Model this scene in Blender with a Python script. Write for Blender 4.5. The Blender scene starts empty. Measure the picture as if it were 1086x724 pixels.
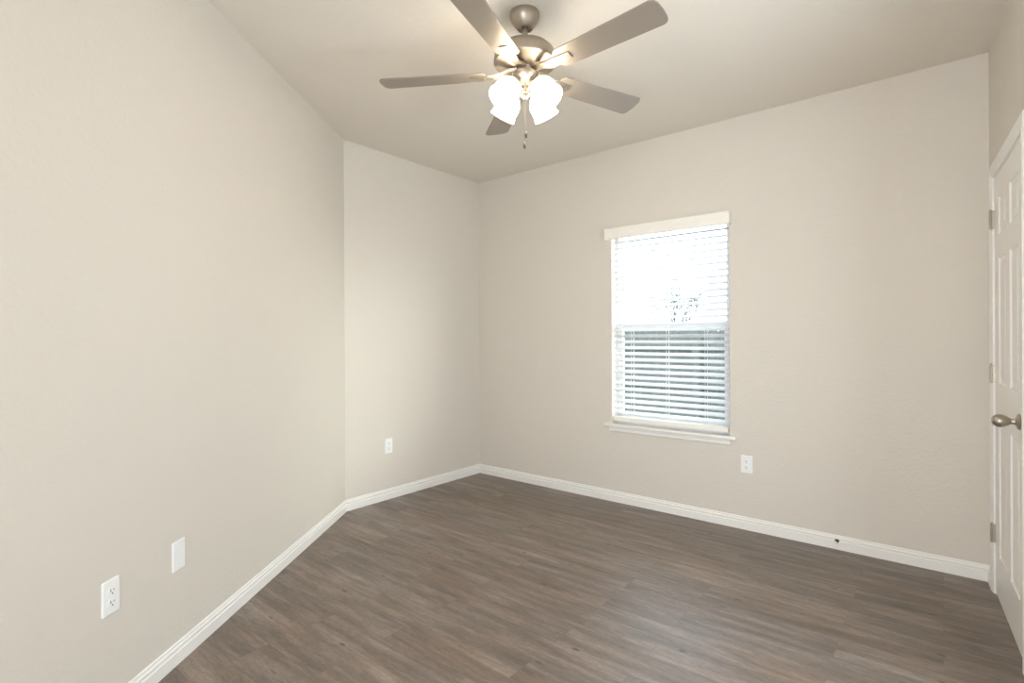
import bpy, bmesh, math, random
from mathutils import Vector, Matrix
random.seed(7)
D = bpy.data
C = bpy.context.scene.collection
scene = bpy.context.scene
PI = math.pi

# ------------------------------------------------------------ camera
CAM_Z = 1.2711
HOR = 358.44            # horizon row in the 1086x724 frame
cam_data = D.cameras.new('camera')
cam = D.objects.new('camera', cam_data); C.objects.link(cam)
cam_data.sensor_fit = 'HORIZONTAL'; cam_data.sensor_width = 36.0
cam_data.lens = 36.0 * 560.0 / 1086.0
cam_data.shift_y = -(362.0 - HOR) / 1086.0
cam_data.clip_start = 0.02
cam.matrix_world = (Matrix.Translation((0, 0, CAM_Z)) @ Matrix.Rotation(PI / 2, 4, 'X')
                    @ Matrix.Rotation(-0.0042, 4, 'Z'))
scene.camera = cam
scene.view_settings.view_transform = 'Standard'
scene.view_settings.look = 'None'
scene.view_settings.gamma = 1.0
scene.view_settings.use_curve_mapping = False
scene.view_settings.exposure = 0.0
scene.cycles.max_bounces = 12
scene.cycles.diffuse_bounces = 8
scene.cycles.transparent_max_bounces = 12
scene.cycles.sample_clamp_indirect = 20.0

SKY = 4.4
GLOW = 37.0
GLOW_AZ, GLOW_EL = -4.0, 8.0
SHADE_EMIT = 17.0
HALL_FILL_W = 73.0
SIDE_FILL_W = 47.0

w = D.worlds.new('sky'); scene.world = w; w.use_nodes = True
bg = w.node_tree.nodes['Background']
bg.inputs[1].default_value = 1.0
# pale overcast sky, brighter and warmer around the hazy low sun (off to the side of the window)
wt = w.node_tree; wtc = wt.nodes.new('ShaderNodeTexCoord')
dot = wt.nodes.new('ShaderNodeVectorMath'); dot.operation = 'DOT_PRODUCT'
az, el = math.radians(GLOW_AZ), math.radians(GLOW_EL)
dot.inputs[1].default_value = (math.cos(az) * math.cos(el), math.sin(az) * math.cos(el), math.sin(el))
mxm = wt.nodes.new('ShaderNodeMath'); mxm.operation = 'MAXIMUM'; mxm.inputs[1].default_value = 0.0
pw = wt.nodes.new('ShaderNodeMath'); pw.operation = 'POWER'; pw.inputs[1].default_value = 10.0
vs_ = wt.nodes.new('ShaderNodeVectorMath'); vs_.operation = 'SCALE'; vs_.inputs[0].default_value = (0.98 * GLOW, 0.94 * GLOW, 0.84 * GLOW)
va = wt.nodes.new('ShaderNodeVectorMath'); va.operation = 'ADD'; va.inputs[1].default_value = (0.82 * SKY, 0.93 * SKY, 1.06 * SKY)
wt.links.new(wtc.outputs['Generated'], dot.inputs[0]); wt.links.new(dot.outputs['Value'], mxm.inputs[0])
wt.links.new(mxm.outputs[0], pw.inputs[0]); wt.links.new(pw.outputs[0], vs_.inputs['Scale'])
wt.links.new(vs_.outputs[0], va.inputs[0]); wt.links.new(va.outputs[0], bg.inputs[0])


def area(name, loc, target, sx, sy, power, color, portal=False):
    l = D.lights.new(name, 'AREA'); l.shape = 'RECTANGLE'; l.size = sx; l.size_y = sy
    l.energy = power; l.color = color
    o = D.objects.new(name, l); C.objects.link(o); o.location = loc
    d = Vector(target) - Vector(loc)
    o.rotation_euler = d.to_track_quat('-Z', 'Y').to_euler()
    if portal:
        l.cycles.is_portal = True
    return o


# ------------------------------------------------------------ room plan (metres, seen from above)
H = 2.74
P0 = Vector((-1.2345, 3.8928)); P1 = Vector((-0.3115, 5.0069)); P2 = Vector((2.4752, 2.7352))
dL = Vector((0.04925, 0.99879)); dA = (P1 - P0).normalized(); dB = (P2 - P1).normalized()
dR = Vector((-0.58547, -0.81069))
LB = (P2 - P1).length; LA = (P1 - P0).length
nB_out = Vector((-dB.y, dB.x))          # out of the room through the window wall
if nB_out.dot(P1) < 0: nB_out = -nB_out
BACK = 4.3


def isect(a, d, b, e):
    m = d.x * (-e.y) + e.x * d.y
    r = b - a
    s = (r.x * (-e.y) + e.x * r.y) / m
    return a + d * s


P3 = isect(P2, dR, P2 - nB_out * BACK, dB)
P4 = isect(P0, dL, P2 - nB_out * BACK, dB)
POLY = [P4, P0, P1, P2, P3]


def frame(p, d):
    """x along the wall to the right, y into the wall, z up"""
    return Matrix(((d.x, -d.y, 0, p.x), (d.y, d.x, 0, p.y), (0, 0, 1, 0), (0, 0, 0, 1)))


FL = frame(P0, dL); FA = frame(P0, dA); FB = frame(P1, dB); FR = frame(P2, dR)
FK = frame(P3, (P4 - P3).normalized())

# sky portal in the window; the unseen hall lamps below are added fill
wc = FB @ Vector((1.8475, 0.001, 1.345))
area('window_portal', wc, wc - Vector((nB_out.x, nB_out.y, 0)), 0.88, 1.52, 1.0, (1, 1, 1), portal=True)


# ------------------------------------------------------------ materials
def mat(name, color, rough=0.5, metal=0.0, spec=0.5, emit=None, emit_s=0.0):
    m = D.materials.new(name); m.use_nodes = True
    b = m.node_tree.nodes['Principled BSDF']
    b.inputs['Base Color'].default_value = (*color, 1)
    b.inputs['Roughness'].default_value = rough
    b.inputs['Metallic'].default_value = metal
    b.inputs['Specular IOR Level'].default_value = spec
    if emit:
        b.inputs['Emission Color'].default_value = (*emit, 1)
        b.inputs['Emission Strength'].default_value = emit_s
    return m


def nd(m, t, **kw):
    n = m.node_tree.nodes.new(t)
    for k, v in kw.items():
        setattr(n, k, v)
    return n


def lk(m, a, b):
    m.node_tree.links.new(a, b)


def add_bump(m, scale, strength, dist, detail=3.0, stretch=(1, 1, 1)):
    b = m.node_tree.nodes['Principled BSDF']
    tc = nd(m, 'ShaderNodeTexCoord'); mp = nd(m, 'ShaderNodeMapping')
    mp.inputs['Scale'].default_value = stretch
    no = nd(m, 'ShaderNodeTexNoise'); no.inputs['Scale'].default_value = scale
    no.inputs['Detail'].default_value = detail
    bu = nd(m, 'ShaderNodeBump'); bu.inputs['Strength'].default_value = strength
    bu.inputs['Distance'].default_value = dist
    lk(m, tc.outputs['Object'], mp.inputs['Vector']); lk(m, mp.outputs[0], no.inputs['Vector'])
    lk(m, no.outputs['Fac'], bu.inputs['Height']); lk(m, bu.outputs[0], b.inputs['Normal'])
    return no


M_WALL = mat('beige_wall_paint', (0.665, 0.628, 0.573), 0.62, spec=0.25)
add_bump(M_WALL, 55.0, 0.45, 0.004)
M_CEIL = mat('beige_ceiling_paint', (0.74, 0.695, 0.63), 0.8, spec=0.15)
add_bump(M_CEIL, 40.0, 0.4, 0.004)
M_TRIM = mat('white_trim_paint', (0.83, 0.82, 0.80), 0.35)
M_DOOR = mat('white_door_paint', (0.83, 0.81, 0.785), 0.38)
add_bump(M_DOOR, 30.0, 0.08, 0.001, stretch=(6, 6, 0.6))
M_VINYL = mat('white_window_vinyl', (0.84, 0.86, 0.87), 0.4)
M_SLAT = mat('white_blind_slat', (0.72, 0.74, 0.76), 0.45)
M_VAL = mat('cream_blind_valance', (0.86, 0.84, 0.79), 0.4)
M_CORD = mat('white_cord', (0.85, 0.85, 0.84), 0.7)
M_PLATE = mat('white_plastic_plate', (0.86, 0.87, 0.88), 0.3)
M_SLOT = mat('dark_slot', (0.05, 0.05, 0.05), 0.6)
M_NICKEL = mat('brushed_nickel', (0.44, 0.39, 0.33), 0.42, 1.0)
add_bump(M_NICKEL, 60, 0.06, 0.001, stretch=(1, 1, 25))
M_DARKMETAL = mat('dark_metal', (0.13, 0.115, 0.10), 0.4, 0.8)
M_BRASS = mat('lamp_socket_brass', (0.75, 0.55, 0.25), 0.3, 1.0)
M_BLADE = mat('fan_blade_satin_taupe', (0.29, 0.25, 0.21), 0.36, 0.3, 0.6)
M_RUBBER = mat('white_rubber', (0.8, 0.78, 0.73), 0.6)
M_SHADE = mat('lit_frosted_glass', (0.95, 0.93, 0.9), 0.4, emit=(1.0, 0.84, 0.64), emit_s=SHADE_EMIT)
M_GROUND = mat('pale_gravel', (0.17, 0.175, 0.17), 0.9)
add_bump(M_GROUND, 20, 0.5, 0.01)
M_BARK = mat('tree_bark', (0.10, 0.085, 0.07), 0.9)
M_LEAF = mat('grey_green_leaves', (0.12, 0.15, 0.09), 0.7)

M_FENCE = mat('weathered_fence_wood', (0.13, 0.135, 0.125), 0.85)
b = M_FENCE.node_tree.nodes['Principled BSDF']
no = add_bump(M_FENCE, 9.0, 0.3, 0.004, stretch=(6, 6, 0.5))
cr = nd(M_FENCE, 'ShaderNodeValToRGB')
cr.color_ramp.elements[0].position = 0.3; cr.color_ramp.elements[0].color = (0.085, 0.095, 0.088, 1)
cr.color_ramp.elements[1].position = 0.7; cr.color_ramp.elements[1].color = (0.17, 0.18, 0.165, 1)
lk(M_FENCE, no.outputs['Fac'], cr.inputs[0]); lk(M_FENCE, cr.outputs[0], b.inputs['Base Color'])

# clear window glass: thin pane, Fresnel mirror over straight transmission
M_GLASS = D.materials.new('window_glass'); M_GLASS.use_nodes = True
nt = M_GLASS.node_tree; nt.nodes.clear()
out = nt.nodes.new('ShaderNodeOutputMaterial'); mx = nt.nodes.new('ShaderNodeMixShader')
tr = nt.nodes.new('ShaderNodeBsdfTransparent'); gl = nt.nodes.new('ShaderNodeBsdfGlossy')
gl.inputs['Roughness'].default_value = 0.02; tr.inputs[0].default_value = (0.94, 0.97, 0.97, 1)
ge = nt.nodes.new('ShaderNodeNewGeometry')
dt = nt.nodes.new('ShaderNodeVectorMath'); dt.operation = 'DOT_PRODUCT'
nt.links.new(ge.outputs['Incoming'], dt.inputs[0]); nt.links.new(ge.outputs['Normal'], dt.inputs[1])
ab = nt.nodes.new('ShaderNodeMath'); ab.operation = 'ABSOLUTE'; nt.links.new(dt.outputs['Value'], ab.inputs[0])
iv = nt.nodes.new('ShaderNodeMath'); iv.operation = 'SUBTRACT'; iv.inputs[0].default_value = 1.0; nt.links.new(ab.outputs[0], iv.inputs[1])
p5 = nt.nodes.new('ShaderNodeMath'); p5.operation = 'POWER'; p5.inputs[1].default_value = 5.0; nt.links.new(iv.outputs[0], p5.inputs[0])
fr = nt.nodes.new('ShaderNodeMath'); fr.operation = 'MULTIPLY_ADD'; fr.inputs[1].default_value = 0.96; fr.inputs[2].default_value = 0.04
nt.links.new(p5.outputs[0], fr.inputs[0])
nt.links.new(fr.outputs[0], mx.inputs[0]); nt.links.new(tr.outputs[0], mx.inputs[1])
nt.links.new(gl.outputs[0], mx.inputs[2]); nt.links.new(mx.outputs[0], out.inputs[0])


def floor_material():
    m = mat('grey_brown_vinyl_plank', (0.2, 0.16, 0.13), 0.42)
    n = m.node_tree.nodes; bs = n['Principled BSDF']
    tc = nd(m, 'ShaderNodeTexCoord'); mp = nd(m, 'ShaderNodeMapping')
    mp.inputs['Rotation'].default_value = (0, 0, -math.atan2(dB.y, dB.x))
    lk(m, tc.outputs['Object'], mp.inputs['Vector'])
    br = nd(m, 'ShaderNodeTexBrick'); br.offset = 0.37; br.offset_frequency = 2
    br.squash = 1.0
    br.inputs['Color1'].default_value = (0, 0, 0, 1); br.inputs['Color2'].default_value = (1, 1, 1, 1)
    br.inputs['Mortar'].default_value = (0.5, 0.5, 0.5, 1)
    br.inputs['Scale'].default_value = 1.0
    br.inputs['Mortar Size'].default_value = 0.0011
    br.inputs['Mortar Smooth'].default_value = 0.2
    br.inputs['Brick Width'].default_value = 0.92; br.inputs['Row Height'].default_value = 0.152
    lk(m, mp.outputs[0], br.inputs['Vector'])
    # every plank takes its own slice of the grain
    mul = nd(m, 'ShaderNodeMath', operation='MULTIPLY'); mul.inputs[1].default_value = 37.0
    lk(m, br.outputs['Color'], mul.inputs[0])

    def noise(sc, stretch, detail, rough, dist=0.0):
        mm = nd(m, 'ShaderNodeMapping'); mm.inputs['Scale'].default_value = stretch
        lk(m, mp.outputs[0], mm.inputs['Vector'])
        t = nd(m, 'ShaderNodeTexNoise', noise_dimensions='4D')
        t.inputs['Scale'].default_value = sc; t.inputs['Detail'].default_value = detail
        t.inputs['Roughness'].default_value = rough; t.inputs['Distortion'].default_value = dist
        lk(m, mm.outputs[0], t.inputs['Vector']); lk(m, mul.outputs[0], t.inputs['W'])
        return t.outputs['Fac']

    g1 = noise(1.0, (1.9, 17, 1), 7, 0.66, 0.35)     # broad tone bands along the plank
    g2 = noise(1.0, (26, 120, 1), 6, 0.8, 0.3)      # fine grain lines
    g3 = noise(1.0, (7, 15, 1), 4, 0.6, 0.8)      # knots and cloudy patches
    r1 = nd(m, 'ShaderNodeValToRGB')
    e = r1.color_ramp.elements
    e[0].position = 0.33; e[0].color = (0.108, 0.082, 0.066, 1)
    e[1].position = 0.67; e[1].color = (0.268, 0.222, 0.186, 1)
    k = e.new(0.5); k.color = (0.176, 0.139, 0.113, 1)
    lk(m, g1, r1.inputs[0])
    r2 = nd(m, 'ShaderNodeMapRange'); r2.inputs[1].default_value = 0.25; r2.inputs[2].default_value = 0.75
    r2.inputs[3].default_value = 0.58; r2.inputs[4].default_value = 1.38
    lk(m, g2, r2.inputs[0])
    mA = nd(m, 'ShaderNodeMix', data_type='RGBA', blend_type='MULTIPLY'); mA.inputs[0].default_value = 1
    lk(m, r1.outputs[0], mA.inputs[6]); lk(m, r2.outputs[0], mA.inputs[7])
    # knots: small dark spots
    r3 = nd(m, 'ShaderNodeMapRange'); r3.inputs[1].default_value = 0.64; r3.inputs[2].default_value = 0.74
    r3.inputs[3].default_value = 0.0; r3.inputs[4].default_value = 0.55
    lk(m, g3, r3.inputs[0])
    mB = nd(m, 'ShaderNodeMix', data_type='RGBA', blend_type='MIX')
    mB.inputs[7].default_value = (0.085, 0.055, 0.042, 1)
    lk(m, r3.outputs[0], mB.inputs[0]); lk(m, mA.outputs[2], mB.inputs[6])
    # sparse small knots with a light rim
    km = nd(m, 'ShaderNodeMapping'); km.inputs['Scale'].default_value = (2.6, 6.5, 1)
    lk(m, mp.outputs[0], km.inputs['Vector'])
    vo = nd(m, 'ShaderNodeTexVoronoi', voronoi_dimensions='2D'); vo.inputs['Scale'].default_value = 1.0
    vo.inputs['Randomness'].default_value = 1.0
    lk(m, km.outputs[0], vo.inputs['Vector'])
    kd = nd(m, 'ShaderNodeMath', operation='ADD')
    kn = nd(m, 'ShaderNodeMath', operation='MULTIPLY'); kn.inputs[1].default_value = 0.10
    lk(m, g2, kn.inputs[0]); lk(m, vo.outputs['Distance'], kd.inputs[0]); lk(m, kn.outputs[0], kd.inputs[1])
    kr = nd(m, 'ShaderNodeValToRGB'); ke = kr.color_ramp.elements
    ke[0].position = 0.062; ke[0].color = (0.30, 0.26, 0.24, 1)
    ke[1].position = 0.155; ke[1].color = (1, 1, 1, 1)
    k3 = ke.new(0.085); k3.color = (0.50, 0.45, 0.42, 1)
    k4 = ke.new(0.115); k4.color = (1.16, 1.16, 1.15, 1)
    lk(m, kd.outputs[0], kr.inputs[0])
    mK = nd(m, 'ShaderNodeMix', data_type='RGBA', blend_type='MULTIPLY'); mK.inputs[0].default_value = 1
    lk(m, mB.outputs[2], mK.inputs[6]); lk(m, kr.outputs[0], mK.inputs[7])
    ks = nd(m, 'ShaderNodeSeparateColor'); lk(m, vo.outputs['Color'], ks.inputs[0])
    kg = nd(m, 'ShaderNodeMapRange'); kg.inputs[1].default_value = 0.60; kg.inputs[2].default_value = 0.95
    kg.inputs[3].default_value = 0.0; kg.inputs[4].default_value = 0.85
    lk(m, ks.outputs[0], kg.inputs[0]); lk(m, kg.outputs[0], mK.inputs[0])
    # slow drift between warm brown and cool grey boards
    g5 = noise(1.0, (1.1, 6, 1), 2, 0.5, 0.2)
    hr = nd(m, 'ShaderNodeValToRGB'); he = hr.color_ramp.elements
    he[0].position = 0.35; he[0].color = (1.05, 0.985, 0.94, 1); he[1].position = 0.65; he[1].color = (0.97, 0.995, 1.03, 1)
    lk(m, g5, hr.inputs[0])
    mH = nd(m, 'ShaderNodeMix', data_type='RGBA', blend_type='MULTIPLY'); mH.inputs[0].default_value = 1
    lk(m, mK.outputs[2], mH.inputs[6]); lk(m, hr.outputs[0], mH.inputs[7])
    # per plank tint
    r4 = nd(m, 'ShaderNodeMapRange'); r4.inputs[3].default_value = 0.90; r4.inputs[4].default_value = 1.10
    lk(m, br.outputs['Color'], r4.inputs[0])
    mC = nd(m, 'ShaderNodeMix', data_type='RGBA', blend_type='MULTIPLY'); mC.inputs[0].default_value = 1
    lk(m, mH.outputs[2], mC.inputs[6]); lk(m, r4.outputs[0], mC.inputs[7])
    mD = nd(m, 'ShaderNodeMix', data_type='RGBA', blend_type='MIX')
    mD.inputs[7].default_value = (0.07, 0.055, 0.045, 1)
    sc = nd(m, 'ShaderNodeMath', operation='MULTIPLY'); sc.inputs[1].default_value = 0.4
    lk(m, br.outputs['Fac'], sc.inputs[0]); lk(m, sc.outputs[0], mD.inputs[0])
    lk(m, mC.outputs[2], mD.inputs[6])
    lk(m, mD.outputs[2], bs.inputs['Base Color'])
    rr = nd(m, 'ShaderNodeMapRange'); rr.inputs[3].default_value = 0.30; rr.inputs[4].default_value = 0.46
    lk(m, g2, rr.inputs[0]); lk(m, rr.outputs[0], bs.inputs['Roughness'])
    bu = nd(m, 'ShaderNodeBump'); bu.inputs['Strength'].default_value = 0.25; bu.inputs['Distance'].default_value = 0.0015
    lk(m, g2, bu.inputs['Height']); lk(m, bu.outputs[0], bs.inputs['Normal'])
    return m


M_FLOOR = floor_material()

# ------------------------------------------------------------ mesh helpers


def add_box(bm, x0, x1, y0, y1, z0, z1, bev=0.0, seg=2):
    vs = [bm.verts.new((x, y, z)) for x in (x0, x1) for y in (y0, y1) for z in (z0, z1)]
    q = [(0, 1, 3, 2), (4, 6, 7, 5), (0, 4, 5, 1), (2, 3, 7, 6), (0, 2, 6, 4), (1, 5, 7, 3)]
    fs = [bm.faces.new([vs[i] for i in f]) for f in q]
    if bev:
        es = list({e for f in fs for e in f.edges})
        bmesh.ops.bevel(bm, geom=es, offset=bev, segments=seg, profile=0.5, affect='EDGES')
    return vs


def add_prism(bm, pts, z0, z1, axis='z'):
    """closed outline pts (2D) extruded between z0 and z1 along an axis"""
    def mk(p, h):
        return {'z': (p[0], p[1], h), 'x': (h, p[0], p[1]), 'y': (p[0], h, p[1])}[axis]
    a = [bm.verts.new(mk(p, z0)) for p in pts]
    b_ = [bm.verts.new(mk(p, z1)) for p in pts]
    n = len(pts)
    for i in range(n):
        bm.faces.new((a[i], a[(i + 1) % n], b_[(i + 1) % n], b_[i]))
    bm.faces.new(a[::-1]); bm.faces.new(b_)


def add_lathe(bm, prof, n=40, mtx=None):
    """profile of (radius, height) about local z"""
    rings = []
    for r, z in prof:
        if r < 1e-6:
            v = Vector((0, 0, z)); v = mtx @ v if mtx else v
            rings.append([bm.verts.new(v)])
        else:
            ring = []
            for i in range(n):
                a = 2 * PI * i / n
                v = Vector((r * math.cos(a), r * math.sin(a), z)); v = mtx @ v if mtx else v
                ring.append(bm.verts.new(v))
            rings.append(ring)
    for p, q in zip(rings, rings[1:]):
        for i in range(n):
            j = (i + 1) % n
            if len(p) == 1 and len(q) == 1: break
            if len(p) == 1: bm.faces.new((p[0], q[j], q[i]))
            elif len(q) == 1: bm.faces.new((p[i], p[j], q[0]))
            else: bm.faces.new((p[i], p[j], q[j], q[i]))


def add_tube(bm, pts, r, n=10):
    pts = [Vector(p) for p in pts]
    rings = []
    for i, p in enumerate(pts):
        t = (pts[min(i + 1, len(pts) - 1)] - pts[max(i - 1, 0)]).normalized()
        up = Vector((0, 0, 1)) if abs(t.z) < 0.9 else Vector((1, 0, 0))
        u = t.cross(up).normalized(); v = t.cross(u)
        rad = r[i] if isinstance(r, (list, tuple)) else r
        rings.append([bm.verts.new(p + (u * math.cos(2 * PI * k / n) + v * math.sin(2 * PI * k / n)) * rad) for k in range(n)])
    for a, b_ in zip(rings, rings[1:]):
        for k in range(n):
            bm.faces.new((a[k], a[(k + 1) % n], b_[(k + 1) % n], b_[k]))
    bm.faces.new(rings[0][::-1]); bm.faces.new(rings[-1])


def obj(name, bm, m, parent=None, smooth=False, mtx=None):
    bmesh.ops.recalc_face_normals(bm, faces=bm.faces)
    me = D.meshes.new(name); bm.to_mesh(me); bm.free()
    me.materials.append(m)
    if smooth:
        for p in me.polygons: p.use_smooth = True
        me.set_sharp_from_angle(angle=math.radians(38))
    o = D.objects.new(name, me); C.objects.link(o)
    if parent: o.parent = parent
    if mtx is not None: o.matrix_world = mtx if not parent else mtx
    return o


def thing(name, label, cat, mtx, group=None, structure=False):
    o = D.objects.new(name, None); C.objects.link(o); o.matrix_world = mtx
    o.empty_display_size = 0.1
    if structure: o['kind'] = 'structure'
    if label: o['label'] = label
    if cat: o['category'] = cat
    if group: o['group'] = group
    return o


def struct(name, bm, m, mtx=None, label=None, smooth=False, cat=None):
    o = obj(name, bm, m, smooth=smooth)
    if mtx is not None: o.matrix_world = mtx
    o['kind'] = 'structure'
    if label: o['label'] = label
    if cat: o['category'] = cat
    return o


# ------------------------------------------------------------ shell
TH = 0.14
hall = [P3 + (P4 - P3).normalized() * 0.35, P3 + (P4 - P3).normalized() * 1.25]
bk = -nB_out
fpoly = POLY[:]

bm = bmesh.new()
add_prism(bm, [(p.x, p.y) for p in [P4 + Vector((-.14, -.1)), P0 + Vector((-.15, .06)), P1 + Vector((0, .2)), P2 + Vector((.2, 0)), P3 + Vector((.1, -.14))]], -0.12, 0.0)
struct('floor', bm, M_FLOOR, label='grey-brown wood-look plank floor', cat='floor')
bm = bmesh.new()
add_prism(bm, [(p.x, p.y) for p in [P4 + Vector((-.14, -.1)), P0 + Vector((-.15, .06)), P1 + Vector((0, .2)), P2 + Vector((.2, 0)), P3 + Vector((.1, -.14))]], H, H + 0.12)
struct('ceiling', bm, M_CEIL, label='beige textured ceiling carrying the fan', cat='ceiling')

# left wall (straight run beside the camera) with its eased inside corner
LL = (P0 - P4).length
bm = bmesh.new(); add_box(bm, -LL - .12, 0.05, 0, TH, 0, H)
struct('wall_left', bm, M_WALL, FL, label='long beige wall at the left with two plates low down', cat='wall')
bm = bmesh.new(); add_box(bm, -0.02, LA + TH, 0, TH, 0, H)
struct('wall_back_left', bm, M_WALL, FA, label='short beige wall between the long left wall and the window wall', cat='wall')

# window wall with an opening whose room-side edges are rounded drywall
WX0, WX1, WZ0, WZ1 = 1.408, 2.287, 0.585, 2.116


def wall_with_opening(L0, L1, x0, x1, z0, z1, bev):
    bm = bmesh.new()
    def grid(y):
        return {(i, j): bm.verts.new((xx, y, zz)) for i, xx in enumerate((L0, x0, x1, L1)) for j, zz in enumerate((0, z0, z1, H))}
    f, k = grid(0.0), grid(TH)
    for i in range(3):
        for j in range(3):
            if (i, j) == (1, 1): continue
            bm.faces.new((f[i, j], f[i + 1, j], f[i + 1, j + 1], f[i, j + 1]))
            bm.faces.new((k[i, j], k[i, j + 1], k[i + 1, j + 1], k[i + 1, j]))
    ring = [(1, 1), (2, 1), (2, 2), (1, 2)]
    for a, c in zip(ring, ring[1:] + ring[:1]):
        bm.faces.new((f[a], f[c], k[c], k[a]))
    rim = [(i, 0) for i in range(4)] + [(3, 1), (3, 2)] + [(i, 3) for i in (3, 2, 1, 0)] + [(0, 2), (0, 1)]
    for a, c in zip(rim, rim[1:] + rim[:1]):
        if f[a] is not f[c]:
            bm.faces.new((f[a], k[a], k[c], f[c]))
    if bev:
        es = [e for e in bm.edges if all(v in (f[1, 1], f[2, 1], f[2, 2], f[1, 2]) for v in e.verts)]
        bmesh.ops.bevel(bm, geom=es, offset=bev, segments=4, profile=0.5, affect='EDGES')
    return bm


struct('wall_back_right', wall_with_opening(-0.0, LB, WX0, WX1, WZ0, WZ1, 0.012), M_WALL, FB, smooth=True,
       label='wide beige wall holding the window', cat='wall')

# closet door wall: opening for the door
DX0, DX1, DZ1 = 0.168, 0.878, 2.045
LR = (P3 - P2).length
SX0, SX1 = 1.40, 2.30      # opening added for the side fill lamp, out of view
bm = bmesh.new()
add_box(bm, 0, DX0 - .018, 0, TH, 0, H)
add_box(bm, DX1 + .018, SX0, 0, TH, 0, H); add_box(bm, SX1, LR, 0, TH, 0, H)
add_box(bm, SX0, SX1, 0, TH, 2.06, H)
add_box(bm, DX0 - .018, DX1 + .018, 0, TH, DZ1 + .02, H)
bmesh.ops.remove_doubles(bm, verts=bm.verts, dist=1e-5)
struct('wall_right', bm, M_WALL, FR, label='beige wall at the right edge holding the white door', cat='wall')
# wall behind the camera with the entry doorway, and the hall beyond
LK = (P4 - P3).length
HX0, HX1 = 0.30, 1.25
bm = bmesh.new()
add_box(bm, 0, HX0, 0, TH, 0, H); add_box(bm, HX1, LK, 0, TH, 0, H); add_box(bm, HX0, HX1, 0, TH, 2.06, H)
struct('wall_front', bm, M_WALL, FK, label='beige wall behind the camera with the entry doorway', cat='wall')
bm = bmesh.new()
add_box(bm, HX0 - .5, HX0 - .4, TH, 1.7, 0, H); add_box(bm, HX1 + .4, HX1 + .5, TH, 1.7, 0, H)
add_box(bm, HX0 - .5, HX1 + .5, 1.6, 1.7, 0, H)
add_box(bm, HX0 - .5, HX1 + .5, TH, 1.7, H, H + .1)
add_box(bm, HX0 - .5, HX1 + .5, TH, 1.7, -.1, 0)
struct('wall_hall', bm, M_WALL, FK, label='hallway beyond the entry doorway', cat='wall')
hl = FK @ Vector(((HX0 + HX1) / 2, 0.35, 1.15)); ht = FK @ Vector(((HX0 + HX1) / 2 + .8, -2, 1.35))
area('hall_fill_light', hl, ht, 0.9, 1.7, HALL_FILL_W, (0.93, 0.97, 1.0))  # added fill lamp behind the camera, brightens the room

bm = bmesh.new()
add_box(bm, SX0 - .3, SX0 - .2, TH, 1.5, 0, H); add_box(bm, SX1 + .2, SX1 + .3, TH, 1.5, 0, H)
add_box(bm, SX0 - .3, SX1 + .3, 1.4, 1.5, 0, H)
add_box(bm, SX0 - .3, SX1 + .3, TH, 1.5, H, H + .1)
add_box(bm, SX0 - .3, SX1 + .3, TH, 1.5, -.1, 0)
struct('wall_added_hall', bm, M_WALL, FR, label='unseen side hall added around the fill lamp beyond the right wall', cat='wall')  # made-up hall that only houses the side fill lamp
sl = FR @ Vector(((SX0 + SX1) / 2, 0.45, 1.35)); st = FR @ Vector(((SX0 + SX1) / 2 - 1.1, -2, 1.25))
area('side_fill_light', sl, st, 0.85, 1.2, SIDE_FILL_W, (0.82, 0.93, 1.0))  # added fill lamp, unseen, brightens the left walls

# ------------------------------------------------------------ baseboards
BBP = [(0, 0), (0.0130, 0), (0.0130, 0.048), (0.0085, 0.052), (0.0085, 0.056), (0.0110, 0.060), (0.0108, 0.066), (0.0060, 0.071), (0.0058, 0.079), (0.0030, 0.083), (0, 0.083)]


def inset(p, d, o):
    n = Vector((d.y, -d.x))      # right of travel = into the room
    return p + n * o


def baseboard(name, A, B, dprev, dthis, dnext, label, cutA=None, cutB=None):
    bm = bmesh.new(); ra, rb = [], []
    for o, z in BBP:
        base = inset(A, dthis, o)
        a = isect(base, dthis, inset(A, dprev, o), dprev) if dprev is not None else base
        baseB = inset(B, dthis, o)
        b_ = isect(baseB, dthis, inset(B, dnext, o), dnext) if dnext is not None else baseB
        ra.append(bm.verts.new((a.x, a.y, z))); rb.append(bm.verts.new((b_.x, b_.y, z)))
    n = len(BBP)
    for i in range(n):
        j = (i + 1) % n
        bm.faces.new((ra[i], ra[j], rb[j], rb[i]))
    bm.faces.new(ra); bm.faces.new(rb[::-1])
    return struct(name, bm, M_TRIM, label=label, cat='baseboard')


dK = (P4 - P3).normalized()
baseboard('baseboard_left', P4, P0, dK, dL, dA, 'white baseboard along the long left wall')
baseboard('baseboard_back_left', P0, P1, dL, dA, dB, 'white baseboard on the short wall left of the far corner')
baseboard('baseboard_back_right', P1, P2, dA, dB, dR, 'white baseboard under the window wall')
baseboard('baseboard_right', P2, P2 + dR * 0.095, dB, dR, None, 'short piece of baseboard between the corner and the door casing')
baseboard('baseboard_right_near', P2 + dR * 0.96, P2 + dR * SX0, None, dR, None, 'white baseboard on the right wall beyond the door')

# ------------------------------------------------------------ window
win = thing('window_1', 'white single-hung window behind the blind', 'window', FB @ Matrix.Translation((1.8475, 0, WZ0)), structure=True)


def wpart(name, bm, m, parent=win, smooth=False):
    bm2 = bm
    o = obj(name, bm2, m, smooth=smooth); o.parent = parent
    o.matrix_parent_inverse = win.matrix_world.inverted() if parent is win else parent.matrix_world.inverted()
    o.matrix_world = FB
    return o


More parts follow.
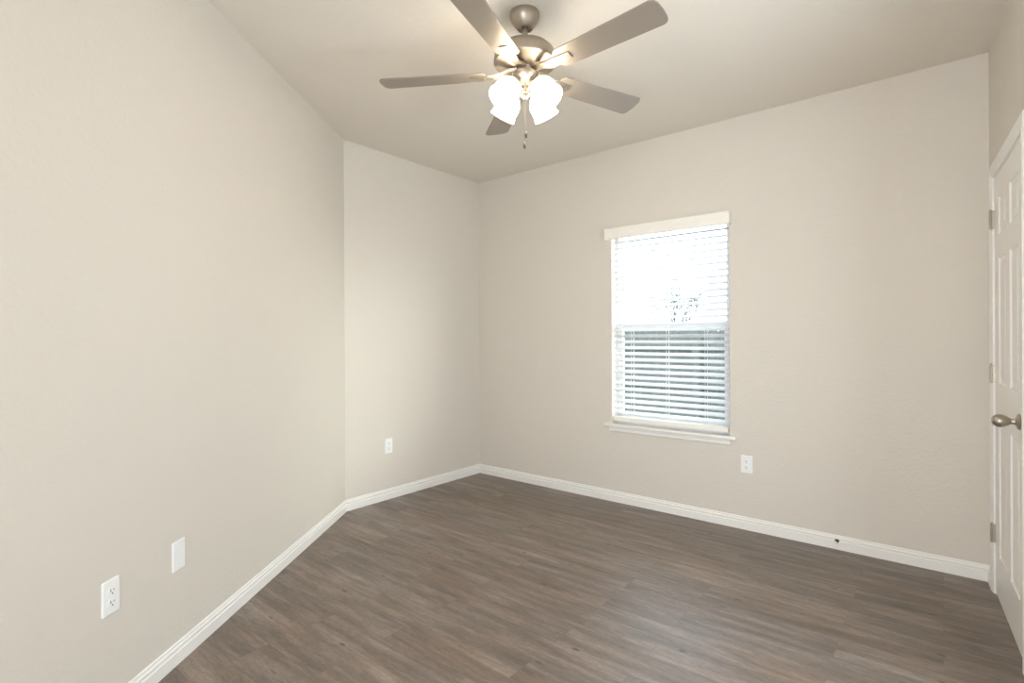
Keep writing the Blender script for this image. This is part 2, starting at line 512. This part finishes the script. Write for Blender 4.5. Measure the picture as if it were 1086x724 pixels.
bpy.context.view_layer.update()
YF = 0.072   # room-side face of the vinyl frame
bm = bmesh.new()
for a in ((WX0, WX0 + .028, WZ0 + .02, WZ1), (WX1 - .028, WX1, WZ0 + .02, WZ1), (WX0 + .028, WX1 - .028, WZ0 + .02, WZ0 + .065), (WX0 + .028, WX1 - .028, WZ1 - .034, WZ1)):
    add_box(bm, a[0], a[1], YF, TH + .01, a[2], a[3], .002, 1)
wf = wpart('window_frame', bm, M_VINYL)
MR = 1.355
bm = bmesh.new()
sx0, sx1 = WX0 + .028, WX1 - .028
for a in ((sx0, sx0 + .024, WZ0 + .065, MR + .02), (sx1 - .024, sx1, WZ0 + .065, MR + .02), (sx0 + .024, sx1 - .024, WZ0 + .065, WZ0 + .105), (sx0 + .024, sx1 - .024, MR - .022, MR + .02)):
    add_box(bm, a[0], a[1], YF + .008, YF + .034, a[2], a[3], .002, 1)
lo = wpart('lower_sash', bm, M_VINYL)
bm = bmesh.new()
for a in ((sx0, sx0 + .018, MR - .015, WZ1 - .034), (sx1 - .018, sx1, MR - .015, WZ1 - .034), (sx0 + .018, sx1 - .018, MR - .015, MR + .028), (sx0 + .018, sx1 - .018, WZ1 - .054, WZ1 - .034)):
    add_box(bm, a[0], a[1], YF + .036, YF + .058, a[2], a[3], .002, 1)
up = wpart('upper_sash', bm, M_VINYL)
bm = bmesh.new(); add_box(bm, sx0 + .022, sx1 - .022, YF + .018, YF + .022, WZ0 + .103, MR - .02)
wpart('pane', bm, M_GLASS, lo)
bm = bmesh.new(); add_box(bm, sx0 + .016, sx1 - .016, YF + .045, YF + .049, MR + .026, WZ1 - .052)
wpart('pane', bm, M_GLASS, up)
# stool with horns, apron under it
bm = bmesh.new()
add_prism(bm, [(1.346, -.032), (2.338, -.032), (2.338, 0.0), (WX1, 0.0), (WX1, YF + .004), (WX0, YF + .004), (WX0, 0.0), (1.346, 0.0)], WZ0, WZ0 + .02)
bmesh.ops.bevel(bm, geom=[e for e in bm.edges if all(v.co.y < -.001 for v in e.verts)], offset=.005, segments=3, profile=.5, affect='EDGES')
wpart('window_sill', bm, M_TRIM, smooth=True)
bm = bmesh.new()
add_prism(bm, [(0, WZ0), (-.016, WZ0), (-.016, WZ0 - .012), (-.012, WZ0 - .016), (-.012, WZ0 - .034), (-.008, WZ0 - .040), (0, WZ0 - .042)], 1.385, 2.298, axis='x')
wpart('apron', bm, M_TRIM)

# ------------------------------------------------------------ blind
bl = thing('window_blind', 'white wooden slatted blind lowered over the window, its slats half open', 'window blind', FB @ Matrix.Translation((1.8475, 0.03, WZ0 + .02)))
bpy.context.view_layer.update()


def bpart(name, bm, m, smooth=False, parent=bl):
    o = obj(name, bm, m, smooth=smooth); o.parent = parent
    o.matrix_parent_inverse = parent.matrix_world.inverted(); o.matrix_world = FB
    return o


BX0, BX1 = WX0 + .010, WX1 - .008
BY = 0.032
# valance: moulded board standing proud of the wall, with returns
bm = bmesh.new()
vx0, vx1, vz0, vz1 = 1.372, 2.308, 2.030, 2.112
prof = [(-.046, vz0), (-.050, vz0 + .006), (-.050, vz0 + .052), (-.053, vz0 + .058), (-.053, vz0 + .066), (-.057, vz0 + .074), (-.057, vz1), (-.040, vz1), (-.040, vz0)]
add_prism(bm, prof, vx0, vx1, axis='x')
add_box(bm, vx0, vx0 + .010, -.041, -.001, vz0, vz1)
add_box(bm, vx1 - .010, vx1, -.041, -.001, vz0, vz1)
bpart('valance', bm, M_VAL)
bm = bmesh.new(); add_box(bm, BX0, BX1, .004, .058, 2.064, 2.110, .003, 1)
bpart('head_rail', bm, M_VINYL)
bm = bmesh.new()
NS, SZ0, SZ1 = 30, 0.692, 2.0115
tilt = math.radians(23.5)
zs = []
for i in range(NS):
    z = SZ0 + (SZ1 - SZ0) * i / (NS - 1); zs.append(z)
    pts = []
    hw, ht_ = .025, .0017
    for s in (-1, -.5, 0, .5, 1):
        pts.append((s * hw, ht_ + .0012 * (1 - s * s)))
    for s in (1, .5, 0, -.5, -1):
        pts.append((s * hw, -ht_ + .0012 * (1 - s * s)))
    # room edge low, street edge high
    rot = [(p[0] * math.cos(tilt) - p[1] * math.sin(tilt) + BY, p[0] * math.sin(tilt) + p[1] * math.cos(tilt) + z) for p in pts]
    add_prism(bm, rot, BX0, BX1, axis='x')
bpart('slats', bm, M_SLAT)
bm = bmesh.new(); add_box(bm, BX0, BX1, BY - .026, BY + .026, .626, .660, .004, 2)
bpart('bottom_rail', bm, M_VAL)
bm = bmesh.new()
for s in (1.566, 1.845, 2.126):
    for y in (BY - .0245, BY + .0245):
        add_tube(bm, [(s, y, .660), (s, y, 2.066)], .0011, 6)
    add_tube(bm, [(s + .008, BY, .660), (s + .008, BY, 2.066)], .0009, 6)
bpart('ladder_cord', bm, M_CORD)
bm = bmesh.new()
add_tube(bm, [(1.497, .002, 2.066), (1.497, -.006, 2.03), (1.497, -.006, 1.14)], .004, 8)
add_lathe(bm, [(0, 1.115), (.005, 1.118), (.006, 1.135), (.004, 1.145), (0, 1.146)], 10, Matrix.Translation((1.497, -.006, 0)))
bpart('tilt_wand', bm, M_CORD, True)

# ------------------------------------------------------------ door in the right wall
door = thing('door_1', 'white six-panel door at the right edge of the room', 'door', FR @ Matrix.Translation(((DX0 + DX1) / 2, 0, 0)), structure=True)
bpy.context.view_layer.update()


def dpart(name, bm, m, smooth=False, parent=door, label=None):
    o = obj(name, bm, m, smooth=smooth); o.parent = parent
    o.matrix_parent_inverse = parent.matrix_world.inverted(); o.matrix_world = FR
    if label: o['label'] = label
    return o


def six_panel(x0, x1, z0, z1, y, th):
    """slab with six sunk and raised fields on its room face"""
    bm = bmesh.new()
    st = 0.108; mid = 0.10
    pw = (x1 - x0 - 2 * st - mid) / 2
    xs = [x0, x0 + st, x0 + st + pw, x0 + st + pw + mid, x1 - st, x1]
    zz = [z0, 0.215, 0.850, 1.045, 1.645, 1.755, 1.935, z1]
    v = {(i, j): bm.verts.new((a, y, c)) for i, a in enumerate(xs) for j, c in enumerate(zz)}
    panels = []
    for i in range(5):
        for j in range(7):
            f = bm.faces.new((v[i, j], v[i + 1, j], v[i + 1, j + 1], v[i, j + 1]))
            if i in (1, 3) and j in (1, 3, 5): panels.append(f)
    for f in panels:
        for t, dy in ((.006, .006), (.012, .002), (.004, 0), (.022, -.006)):
            r = bmesh.ops.inset_individual(bm, faces=[f], thickness=t, depth=0, use_even_offset=True)
            for vv in f.verts: vv.co.y += dy
    k = {(i, j): bm.verts.new((a, y + th, c)) for i, a in ((0, xs[0]), (5, xs[5])) for j, c in ((0, zz[0]), (7, zz[7]))}
    bm.faces.new((k[0, 0], k[0, 7], k[5, 7], k[5, 0]))
    bm.faces.new([v[i, 0] for i in range(6)] + [k[5, 0], k[0, 0]])
    bm.faces.new([v[i, 7] for i in range(6)][::-1] + [k[0, 7], k[5, 7]])
    bm.faces.new([v[0, j] for j in range(8)][::-1] + [k[0, 0], k[0, 7]][::1])
    bm.faces.new([v[5, j] for j in range(8)] + [k[5, 7], k[5, 0]])
    return bm


slab = dpart('door_panel', six_panel(DX0, DX1, 0.010, DZ1, 0.001, .035), M_DOOR)
bm = bmesh.new()
jt = .016
add_box(bm, DX0 - .018, DX0 - .003, 0, TH, 0, DZ1 + .018)
add_box(bm, DX1 + .003, DX1 + .018, 0, TH, 0, DZ1 + .018)
add_box(bm, DX0 - .003, DX1 + .003, 0, TH, DZ1 + .003, DZ1 + .018)
dpart('door_jamb', bm, M_TRIM)
# mitred casing, moulded
bm = bmesh.new()
ci0, ci1, cz = DX0 - .010, DX1 + .012, DZ1 + .010
CW = .060
cprof = [(0, 0), (0, -.006), (.006, -.009), (.030, -.011), (.036, -.014), (.052, -.014), (CW, -.010), (CW, 0)]
paths = []
for o, y in cprof:
    paths.append([bm.verts.new(p) for p in ((ci0 - o, y, 0), (ci0 - o, y, cz + o), (ci1 + o, y, cz + o), (ci1 + o, y, 0))])
for i in range(len(paths)):
    a, c = paths[i], paths[(i + 1) % len(paths)]
    for k in range(3):
        bm.faces.new((a[k], a[k + 1], c[k + 1], c[k]))
bm.faces.new([p[0] for p in paths]); bm.faces.new([p[3] for p in paths][::-1])
dpart('door_casing', bm, M_TRIM)
for zc in (1.845, 1.085, 0.300):
    bm = bmesh.new()
    add_box(bm, DX0 - .030, DX0 - .001, -.0125, -.0105, zc - .045, zc + .045)
    add_box(bm, DX0 - .0015, DX0 + .0005, -.012, .030, zc - .045, zc + .045)
    for k in range(5):
        add_lathe(bm, [(0, -.0085), (.0055, -.0085), (.0055, .0085), (0, .0085)], 14, Matrix.Translation((DX0 - .0015, -.0145, zc + (k - 2) * .0178)))
    add_lathe(bm, [(0, 0), (.0045, .001), (.0045, .004), (0, .007)], 12, Matrix.Translation((DX0 - .0015, -.0145, zc + .0445)))
    dpart('hinge', bm, M_NICKEL, True, label='satin nickel hinge')
bm = bmesh.new()
kx, kz = .788, .930
mt = Matrix.Translation((kx, .001, kz)) @ Matrix.Rotation(PI / 2, 4, 'X')     # local z -> -y (into the room)
add_lathe(bm, [(0, 0), (.031, 0), (.032, .003), (.028, .008), (.016, .012), (.0115, .016), (.0105, .026), (.014, .031), (.019, .038), (.0245, .049), (.0265, .060), (.024, .071), (.017, .080), (.008, .085), (0, .086)], 32, mt)
dpart('door_knob', bm, M_NICKEL, True, label='satin nickel egg-shaped door knob')

# ------------------------------------------------------------ plates and outlets


def rounded_rect(w_, h_, r, n=4):
    pts = []
    for cx, cz_, a0 in ((w_ / 2 - r, h_ / 2 - r, 0), (-w_ / 2 + r, h_ / 2 - r, 90), (-w_ / 2 + r, -h_ / 2 + r, 180), (w_ / 2 - r, -h_ / 2 + r, 270)):
        for k in range(n + 1):
            a = math.radians(a0 + 90 * k / n)
            pts.append((cx + r * math.cos(a), cz_ + r * math.sin(a)))
    return pts


def plate_bm():
    bm = bmesh.new()
    for (w0, y0, w1, y1) in ((.0, 0, 0, 0),):
        pass
    o1 = rounded_rect(.071, .115, .004); o2 = rounded_rect(.071, .115, .004); o3 = rounded_rect(.065, .109, .003)
    a = [bm.verts.new((p[0], 0, p[1])) for p in o1]
    b_ = [bm.verts.new((p[0], -.0035, p[1])) for p in o2]
    c = [bm.verts.new((p[0], -.0060, p[1])) for p in o3]
    n = len(a)
    for i in range(n):
        j = (i + 1) % n
        bm.faces.new((a[i], a[j], b_[j], b_[i])); bm.faces.new((b_[i], b_[j], c[j], c[i]))
    bm.faces.new(a); bm.faces.new(c[::-1])
    return bm


def wall_mtx(F, s, z):
    return F @ Matrix.Translation((s, 0, z))


def place(o, parent, mtx):
    o.parent = parent; o.matrix_parent_inverse = Matrix.Identity(4); o.matrix_basis = mtx


def outlet(F, s, z, label):
    t = thing('power_outlet', label, 'power outlet', wall_mtx(F, s, z), group='duplex outlets low on the walls')
    place(obj('cover_plate', plate_bm(), M_PLATE), t, Matrix.Identity(4))
    for dz in (.0195, -.0195):
        bm = bmesh.new()
        pts = []
        for k in range(24):
            a = 2 * PI * k / 24
            x, zz = .0172 * math.cos(a), .0172 * math.sin(a)
            pts.append((x, max(-.0140, min(.0140, zz))))
        q = []
        for p in pts:
            if not q or (abs(p[0] - q[-1][0]) + abs(p[1] - q[-1][1])) > 1e-5: q.append(p)
        add_prism(bm, q, -.0085, -.0055, axis='y')
        r = obj('receptacle', bm, M_PLATE); place(r, t, Matrix.Translation((0, 0, dz)))
        bm = bmesh.new()
        add_box(bm, -.0078, -.0054, -.0090, -.0083, -.0010, .0078)
        add_box(bm, .0054, .0074, -.0090, -.0083, 0, .0068)
        add_lathe(bm, [(0, 0), (.0026, 0), (.0026, .0007), (0, .0007)], 12, Matrix.Translation((0, -.0083, -.0075)) @ Matrix.Rotation(PI / 2, 4, 'X'))
        sl = obj('slot', bm, M_SLOT); place(sl, r, Matrix.Identity(4)); sl['label'] = 'dark plug slots'
    bm = bmesh.new()
    add_lathe(bm, [(0, 0), (.0030, 0), (.0026, .0012), (0, .0014)], 14, Matrix.Translation((0, -.0058, 0)) @ Matrix.Rotation(PI / 2, 4, 'X'))
    place(obj('screw', bm, M_PLATE, smooth=True), t, Matrix.Identity(4))
    return t


outlet(FL, -2.140, 0.418, 'white duplex outlet on the long left wall, nearest to the camera')
outlet(FA, 0.392, 0.420, 'white duplex outlet on the short wall left of the far corner')
outlet(FB, 2.400, 0.431, 'white duplex outlet on the window wall, right below the window')
t = thing('blank_wall_plate', 'blank white wall plate without sockets, beside the outlet on the left wall', 'wall plate', wall_mtx(FL, -1.808, .420))
place(obj('cover_plate', plate_bm(), M_PLATE), t, Matrix.Identity(4))
for dz in (.030, -.030):
    bm = bmesh.new()
    add_lathe(bm, [(0, 0), (.0026, 0), (.0022, .0008), (0, .0010)], 14, Matrix.Translation((0, -.0058, dz)) @ Matrix.Rotation(PI / 2, 4, 'X'))
    place(obj('screw', bm, M_PLATE, smooth=True), t, Matrix.Identity(4))

# ------------------------------------------------------------ spring door stop on the baseboard
t = thing('door_stop', 'small metal spring door stop with a white tip on the baseboard', 'door stop', FB @ Matrix.Translation((2.912, -.013, .052)))
RX = Matrix.Rotation(PI / 2, 4, 'X')
bm = bmesh.new(); add_lathe(bm, [(0, -.003), (.011, -.003), (.011, .002), (.007, .006), (0, .006)], 18, RX)
place(obj('mounting_cup', bm, M_DARKMETAL, smooth=True), t, Matrix.Identity(4))
bm = bmesh.new(); pts = []
for k in range(14 * 12 + 1):
    a = 2 * PI * k / 12; y = -.005 - .038 * k / (14 * 12)
    pts.append((.0058 * math.cos(a), y, .0058 * math.sin(a)))
add_tube(bm, pts, .0014, 6)
place(obj('spring', bm, M_DARKMETAL, smooth=True), t, Matrix.Identity(4))
bm = bmesh.new(); add_lathe(bm, [(0, .041), (.0085, .041), (.0090, .049), (.0075, .056), (0, .057)], 18, RX)
place(obj('tip', bm, M_RUBBER, smooth=True), t, Matrix.Identity(4))

# ------------------------------------------------------------ ceiling fan
FX, FY = 0.064, 2.388
fan = thing('ceiling_fan', 'brushed nickel ceiling fan with five taupe blades and four lit glass shades', 'ceiling fan', Matrix.Translation((FX, FY, 0)))
I4 = Matrix.Identity(4)


def fpart(name, bm, m, mtx=I4, smooth=True, parent=fan, label=None):
    o = obj(name, bm, m, smooth=smooth); place(o, parent, mtx)
    if label: o['label'] = label
    return o


bm = bmesh.new()
add_lathe(bm, [(0, H + .001), (.064, H + .001), (.066, H - .006), (.066, H - .022), (.062, H - .036), (.050, H - .056), (.038, H - .070), (.034, H - .074), (.030, H - .074), (.029, H - .068), (.020, H - .066), (.0, H - .066)], 48)
fpart('canopy', bm, M_NICKEL)
bm = bmesh.new(); add_lathe(bm, [(0, H - .06), (.0125, H - .06), (.0125, 2.612), (.022, 2.605), (.024, 2.59), (0, 2.59)], 24)
fpart('downrod', bm, M_NICKEL)
bm = bmesh.new()
add_lathe(bm, [(0, 2.597), (.050, 2.597), (.090, 2.590), (.115, 2.578), (.131, 2.561), (.139, 2.540), (.1415, 2.522), (.1415, 2.511), (.139, 2.507), (.132, 2.506), (.118, 2.505), (.100, 2.502), (.080, 2.496), (.060, 2.490), (.048, 2.488), (0, 2.488)], 64)
fpart('motor_housing', bm, M_NICKEL)
bm = bmesh.new()
add_lathe(bm, [(0, 2.490), (.038, 2.490), (.038, 2.462), (0, 2.462)], 40)
fpart('flywheel', bm, M_NICKEL)
bm = bmesh.new()
add_lathe(bm, [(0, 2.466), (.056, 2.466), (.060, 2.462), (.061, 2.455), (.055, 2.436), (.042, 2.420), (.028, 2.410), (.020, 2.404), (.018, 2.385), (.024, 2.380), (.024, 2.368), (.014, 2.362), (.008, 2.350), (0, 2.348)], 48)
fpart('switch_housing', bm, M_NICKEL)

# blades
BZ = 2.460
PITCH = math.radians(-11)


def blade_outline():
    r0, r1, w0, w1 = .170, .662, .056, .068
    pts = []
    # root rounding
    for k in range(0, 9):
        a = PI / 2 + PI * k / 8
        pts.append((r0 + .035 + .035 * math.cos(a), w0 * math.sin(a) * 1.0))
    # lower side to tip
    rc = .028
    for k in range(0, 6):
        a = -PI / 2 + (PI / 2) * k / 5
        pts.append((r1 - rc + rc * math.cos(a), -(w1 - rc) + rc * math.sin(a)))
    pts.append((r1 + .003, 0))
    for k in range(0, 6):
        a = (PI / 2) * k / 5
        pts.append((r1 - rc + rc * math.cos(a), (w1 - rc) + rc * math.sin(a)))
    return pts


blade_src = None
for k in range(5):
    ang = math.radians(175 - 72 * k)
    base = Matrix.Translation((0, 0, BZ)) @ Matrix.Rotation(-.018, 4, 'Y') @ Matrix.Rotation(-.027, 4, 'X') @ Matrix.Rotation(ang, 4, 'Z')
    tilt_m = base @ Matrix.Rotation(PITCH, 4, 'X')
    bm = bmesh.new(); add_prism(bm, blade_outline(), 0.0, .006)
    bmesh.ops.bevel(bm, geom=[e for e in bm.edges if abs(e.verts[0].co.z - e.verts[1].co.z) < 1e-6], offset=.0015, segments=1, affect='EDGES')
    bld = fpart('blade', bm, M_BLADE, tilt_m, smooth=False)
    # bracket: arm from the flywheel, tongue screwed under the blade
    bm = bmesh.new()
    secs = [(.036, .016, .030, .018), (.070, .018, .026, .013), (.105, .021, .012, .002), (.140, .026, .000, -.007), (.165, .028, -.0005, -.006), (.245, .021, -.0005, -.005), (.250, .017, -.0005, -.004)]
    prev = None
    for x, hw, zt, zb in secs:
        q = [bm.verts.new((x, -hw, zt)), bm.verts.new((x, hw, zt)), bm.verts.new((x, hw * .86, zb)), bm.verts.new((x, -hw * .86, zb))]
        if prev:
            for i in range(4):
                bm.faces.new((prev[i], prev[(i + 1) % 4], q[(i + 1) % 4], q[i]))
        else:
            bm.faces.new(q)
        prev = q
    bm.faces.new(prev[::-1])
    br_ = fpart('blade_bracket', bm, M_NICKEL, tilt_m, smooth=False)
    for sx_, sy_ in ((.185, .011), (.185, -.011), (.232, 0)):
        bm = bmesh.new(); add_lathe(bm, [(0, -.0085), (.0035, -.0075), (.004, -.005), (0, -.004)], 12, Matrix.Translation((sx_, sy_, 0)))
        place(obj('screw', bm, M_NICKEL, smooth=True), br_, I4)

# four tulip shades on short arms
TILT = math.radians(40)
for k in range(4):
    az = math.radians(45 + 90 * k)
    R = Matrix.Rotation(az, 4, 'Z')
    # local shade axis: points outward and down
    org = Vector((.072, 0, 2.402))
    sh = R @ Matrix.Translation(org) @ Matrix.Rotation(PI - TILT, 4, 'Y')   # local +z -> out/down
    bm = bmesh.new()
    add_tube(bm, [R @ Vector(p) for p in ((.012, 0, 2.388), (.035, 0, 2.398), (.058, 0, 2.414), (.070, 0, 2.408))], .0075, 12)
    arm = fpart('lamp_arm', bm, M_NICKEL)
    bm = bmesh.new()
    add_lathe(bm, [(0, -.012), (.018, -.012), (.026, -.004), (.029, .010), (.027, .012), (0, .012)], 28)
    fpart('lamp_holder', bm, M_NICKEL, sh)
    bm = bmesh.new()
    outer = [(.024, .006), (.030, .010), (.043, .024), (.053, .042), (.0565, .060), (.0560, .078), (.0545, .094), (.0565, .108), (.0605, .118)]
    inner = [(r - .003, z) for r, z in outer[::-1]]
    add_lathe(bm, outer + inner + [outer[0]], 40)
    s_ = fpart('glass_shade', bm, M_SHADE, sh, label='glowing frosted tulip glass shade')
    bm = bmesh.new()
    add_lathe(bm, [(0, .010), (.013, .012), (.013, .034), (.020, .052), (.026, .066), (.024, .080), (.014, .090), (0, .093)], 24)
    place(obj('bulb', bm, M_SHADE, smooth=True), s_, I4)
# pull chains
for (x, y, zb) in ((.003, -.020, 2.196), (-.003, .016, 2.161)):
    bm = bmesh.new()
    n = 46
    z0 = 2.40
    add_tube(bm, [(x, y, z0), (x, y, zb)], .0004, 6)
    for i in range(n):
        bmesh.ops.create_icosphere(bm, subdivisions=1, radius=.0008, matrix=Matrix.Translation((x, y, z0 - (z0 - zb) * i / n)))
    ch = fpart('pull_chain', bm, M_DARKMETAL)
    bm = bmesh.new()
    add_lathe(bm, [(0, zb + .002), (.003, zb), (.0055, zb - .008), (.0065, zb - .016), (.0050, zb - .026), (0, zb - .029)], 16, Matrix.Translation((x, y, 0)))
    p = fpart('pull_knob', bm, M_DARKMETAL, parent=ch, label='dark pull chain knob')

# ------------------------------------------------------------ outside the window
FO = FB
bm = bmesh.new(); add_box(bm, -8, 11, TH, 14, -.35, -.25)
struct('ground', bm, M_GROUND, FO, label='pale ground outside the window', cat='ground')
fe = thing('wooden_fence', 'weathered grey board fence seen through the lower blind slats', 'fence', FO @ Matrix.Translation((2.0, 3.2, -.25)))
bm = bmesh.new()
x = -6.0; k_ = 0
while x < 6.5:
    dz = random.uniform(-.012, .012); wv = random.uniform(.130, .142)
    add_prism(bm, [(x, 0), (x + wv, 0), (x + wv, 1.60 + dz), (x + wv - .03, 1.635 + dz), (x + .03, 1.635 + dz), (x, 1.60 + dz)], (-.01 if k_ % 2 else .0), (.010 if k_ % 2 else .020), axis='y')
    x += wv - .006; k_ += 1
place(obj('fence_boards', bm, M_FENCE), fe, I4)
for z in (.3, .9, 1.4):
    bm = bmesh.new(); add_box(bm, -6, 6.5, -.05, -.012, z - .045, z + .045)
    place(obj('rail', bm, M_FENCE), fe, I4)
for i in range(6):
    bm = bmesh.new(); add_box(bm, -5.9 + i * 2.4, -5.81 + i * 2.4, -.142, -.052, 0, 1.52, .004, 1)
    place(obj('post', bm, M_FENCE), fe, I4)
tr_ = thing('bare_tree', 'sparse tree with small leaves rising beyond the fence outside', 'tree', FO @ Matrix.Translation((-1.6, 8.5, -.25)))
bm = bmesh.new(); tips = []


def branch(p, d, r, depth):
    q = p + d * (1.15 if depth == 0 else random.uniform(.28, .48))
    add_tube(bm, [p, (p + q) / 2 + Vector((random.uniform(-.03, .03), random.uniform(-.03, .03), 0)), q], [r, r * .85, r * .7], 6)
    if depth >= 4:
        tips.append(q); return
    for k in range(3):
        nd_ = (d + Vector((random.uniform(-.7, .7), random.uniform(-.7, .7), random.uniform(-.15, .5)))).normalized()
        branch(q, nd_, r * .6, depth + 1)


branch(Vector((0, 0, 0)), Vector((0, 0, 1)), .05, 0)
place(obj('trunk', bm, M_BARK), tr_, I4)
bm = bmesh.new()
for tpt in tips:
    for k in range(3):
        c = tpt + Vector((random.uniform(-.12, .12), random.uniform(-.12, .12), random.uniform(-.12, .12)))
        bmesh.ops.create_icosphere(bm, subdivisions=1, radius=.022, matrix=Matrix.Translation(c) @ Matrix.Rotation(random.uniform(0, 3), 4, 'X') @ Matrix.Diagonal((1.4, .7, .25, 1)))
place(obj('foliage', bm, M_LEAF), tr_, I4)
